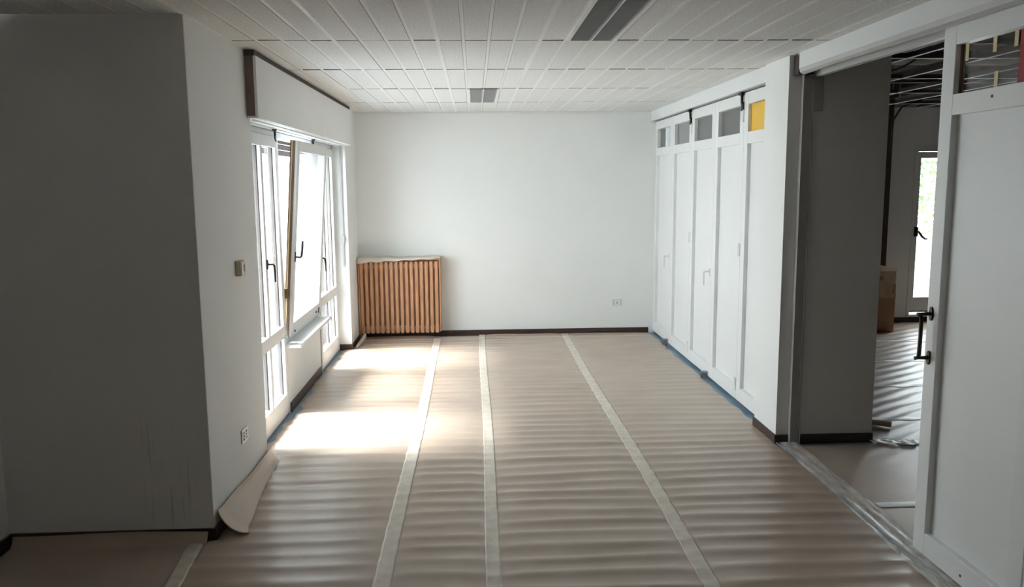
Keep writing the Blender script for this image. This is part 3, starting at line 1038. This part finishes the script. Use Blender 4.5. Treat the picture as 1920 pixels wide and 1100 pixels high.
for k in range(11):
    x = 2.62 + 0.6 * k
    tbar(x - 0.01, x + 0.01, -2.4, 10.2, 2.755)
for k in range(10):
    y = 9.6 - 1.2 * k
    tbar(2.36, 8.98, y - 0.01, y + 0.01, 2.753)
for k, (y, z) in enumerate([(9.9, 2.95), (8.9, 2.92), (7.6, 2.98), (6.5, 2.94), (5.3, 2.98), (4.0, 2.96), (2.4, 2.96)]):
    MB().box(2.36, 8.98, y - 0.03, y + 0.03, z, z + 0.012).box(2.36, 8.98, y - 0.03, y - 0.022, z, z + 0.07).box(2.36, 8.98, y + 0.022, y + 0.03, z, z + 0.07).build('carrier_channel', RUST, cg)
for k, (x, z) in enumerate([(3.4, 2.86), (4.3, 2.88), (5.2, 2.86), (6.4, 2.88)]):
    MB().box(x - 0.03, x + 0.03, -2.4, 10.2, z, z + 0.05).build('carrier_rail', RUST, cg)
for k in range(12):
    MB().tube([(2.62 + 0.6 * (k % 6), 4.5 + 1.0 * (k // 2), 2.79), (2.62 + 0.6 * (k % 6), 4.5 + 1.0 * (k // 2), SLAB)], 0.004, 6).build('hanger_rod', STEEL, cg)
tag(MB().tube([(2.4, 7.9, 3.08), (5.0, 7.95, 3.07), (8.9, 8.0, 3.08)], 0.10, 16).build('duct_pipe', INSUL, smooth=True), 'thick beige insulated pipe above the open ceiling grid', 'pipe')
tag(MB().tube([(2.4, 6.95, 3.10), (5.0, 6.9, 3.10), (8.9, 6.9, 3.10)], 0.05, 12).build('duct_pipe', RUST, smooth=True), 'thin dark pipe above the open ceiling grid', 'pipe')


def sag(p0, p1, dz, n=14):
    p0, p1 = Vector(p0), Vector(p1)
    return [p0.lerp(p1, i / n) - Vector((0, 0, dz * 4 * (i / n) * (1 - i / n))) for i in range(n + 1)]


tag(MB().tube(sag((2.95, 6.6, 2.93), (3.75, 6.65, 2.95), 0.20), 0.008, 6).build('cable', RUST, smooth=True), 'dark cable sagging in a loop behind the column', 'cable')
tag(MB().tube(sag((3.3, 4.7, 2.98), (3.0, 4.9, 2.74), -0.03), 0.007, 6).build('cable', RUST, smooth=True), 'dark cable arching above the red card leaf', 'cable')
tag(MB().tube([(5.27, 10.13, 2.2), (5.27, 10.10, 2.6), (5.36, 10.08, 2.76), (5.6, 10.0, 2.86), (6.4, 9.9, 2.90)], 0.014, 8).build('cable', RUST, smooth=True), 'thick dark cable bending down the far wall casing', 'cable')

# ------------------------------------------------------------------ outside
struct(B(-3.6, -1.86, 0.0, 10.6, -0.25, -0.03).build('ground_terrace', TERR), 'pale terrace floor')
pr = struct(MB().box(-3.75, -3.6, 0.0, 10.75, -0.25, 0.66).box(-3.6, -1.86, 10.6, 10.75, -0.25, 0.66).build('wall_parapet', EXTW), 'white terrace parapet')
struct(B(2.0, 10.0, 10.46, 12.4, -0.25, -0.03).build('ground_balcony', TERR), 'pale balcony floor')
struct(B(2.0, 10.0, 12.4, 12.52, -0.25, 0.80).build('wall_balcony', EXTW), 'white balcony parapet')
rl = empty('balcony_railing', (6, 12.46, 0.8), 'grey metal railing on the balcony parapet', 'railing')
B(2.0, 10.0, 12.38, 12.54, 0.80, 0.98).build('coping', mat('grey_coping', (0.30, 0.31, 0.36), 0.6, 0.05, 5), rl)
for zz in (1.10, 1.22):
    MB().tube([(2.0, 12.46, zz), (10.0, 12.46, zz)], 0.012, 8).build('rail', GREYP, rl)
for k in range(8):
    MB().tube([(2.4 + k * 1.0, 12.46, 0.98), (2.4 + k * 1.0, 12.46, 1.22)], 0.012, 8).build('post', GREYP, rl)


def tree(x, y, zb, hgt, rad, n, label):
    t = empty('tree', (x, y, zb), label, 'tree')
    MB().tube([(x, y, zb), (x + 0.1, y, zb + hgt * 0.4), (x + 0.05, y + 0.1, zb + hgt * 0.85)], [0.16, 0.12, 0.04], 10).build('trunk', BARK, t)
    lv = MB()
    for i in range(n):
        while True:
            d = Vector((random.uniform(-1, 1), random.uniform(-1, 1), random.uniform(-1, 1)))
            if 0.25 < d.length < 1:
                break
        c = Vector((x, y, zb + hgt * 0.68)) + Vector((d.x * rad, d.y * rad, d.z * hgt * 0.36))
        a = Vector((random.gauss(0, 1), random.gauss(0, 1), random.gauss(0, 1))).normalized()
        b = a.orthogonal().normalized()
        c2 = a.cross(b)
        s = random.uniform(0.07, 0.14)
        k = len(lv.v)
        lv.v += [tuple(c - b * s), tuple(c + c2 * s * 0.5), tuple(c + b * s), tuple(c - c2 * s * 0.5)]
        lv.f.append((k, k + 1, k + 2, k + 3))
    o = lv.build('foliage', LEAF, t)
    o['kind'] = 'stuff'


tree(9.2, 19.5, -3.5, 7.5, 1.6, 2200, 'leafy green tree seen through the balcony door')
tree(12.6, 24.0, -3.5, 8.0, 2.2, 2200, 'loose green tree farther off behind the balcony')
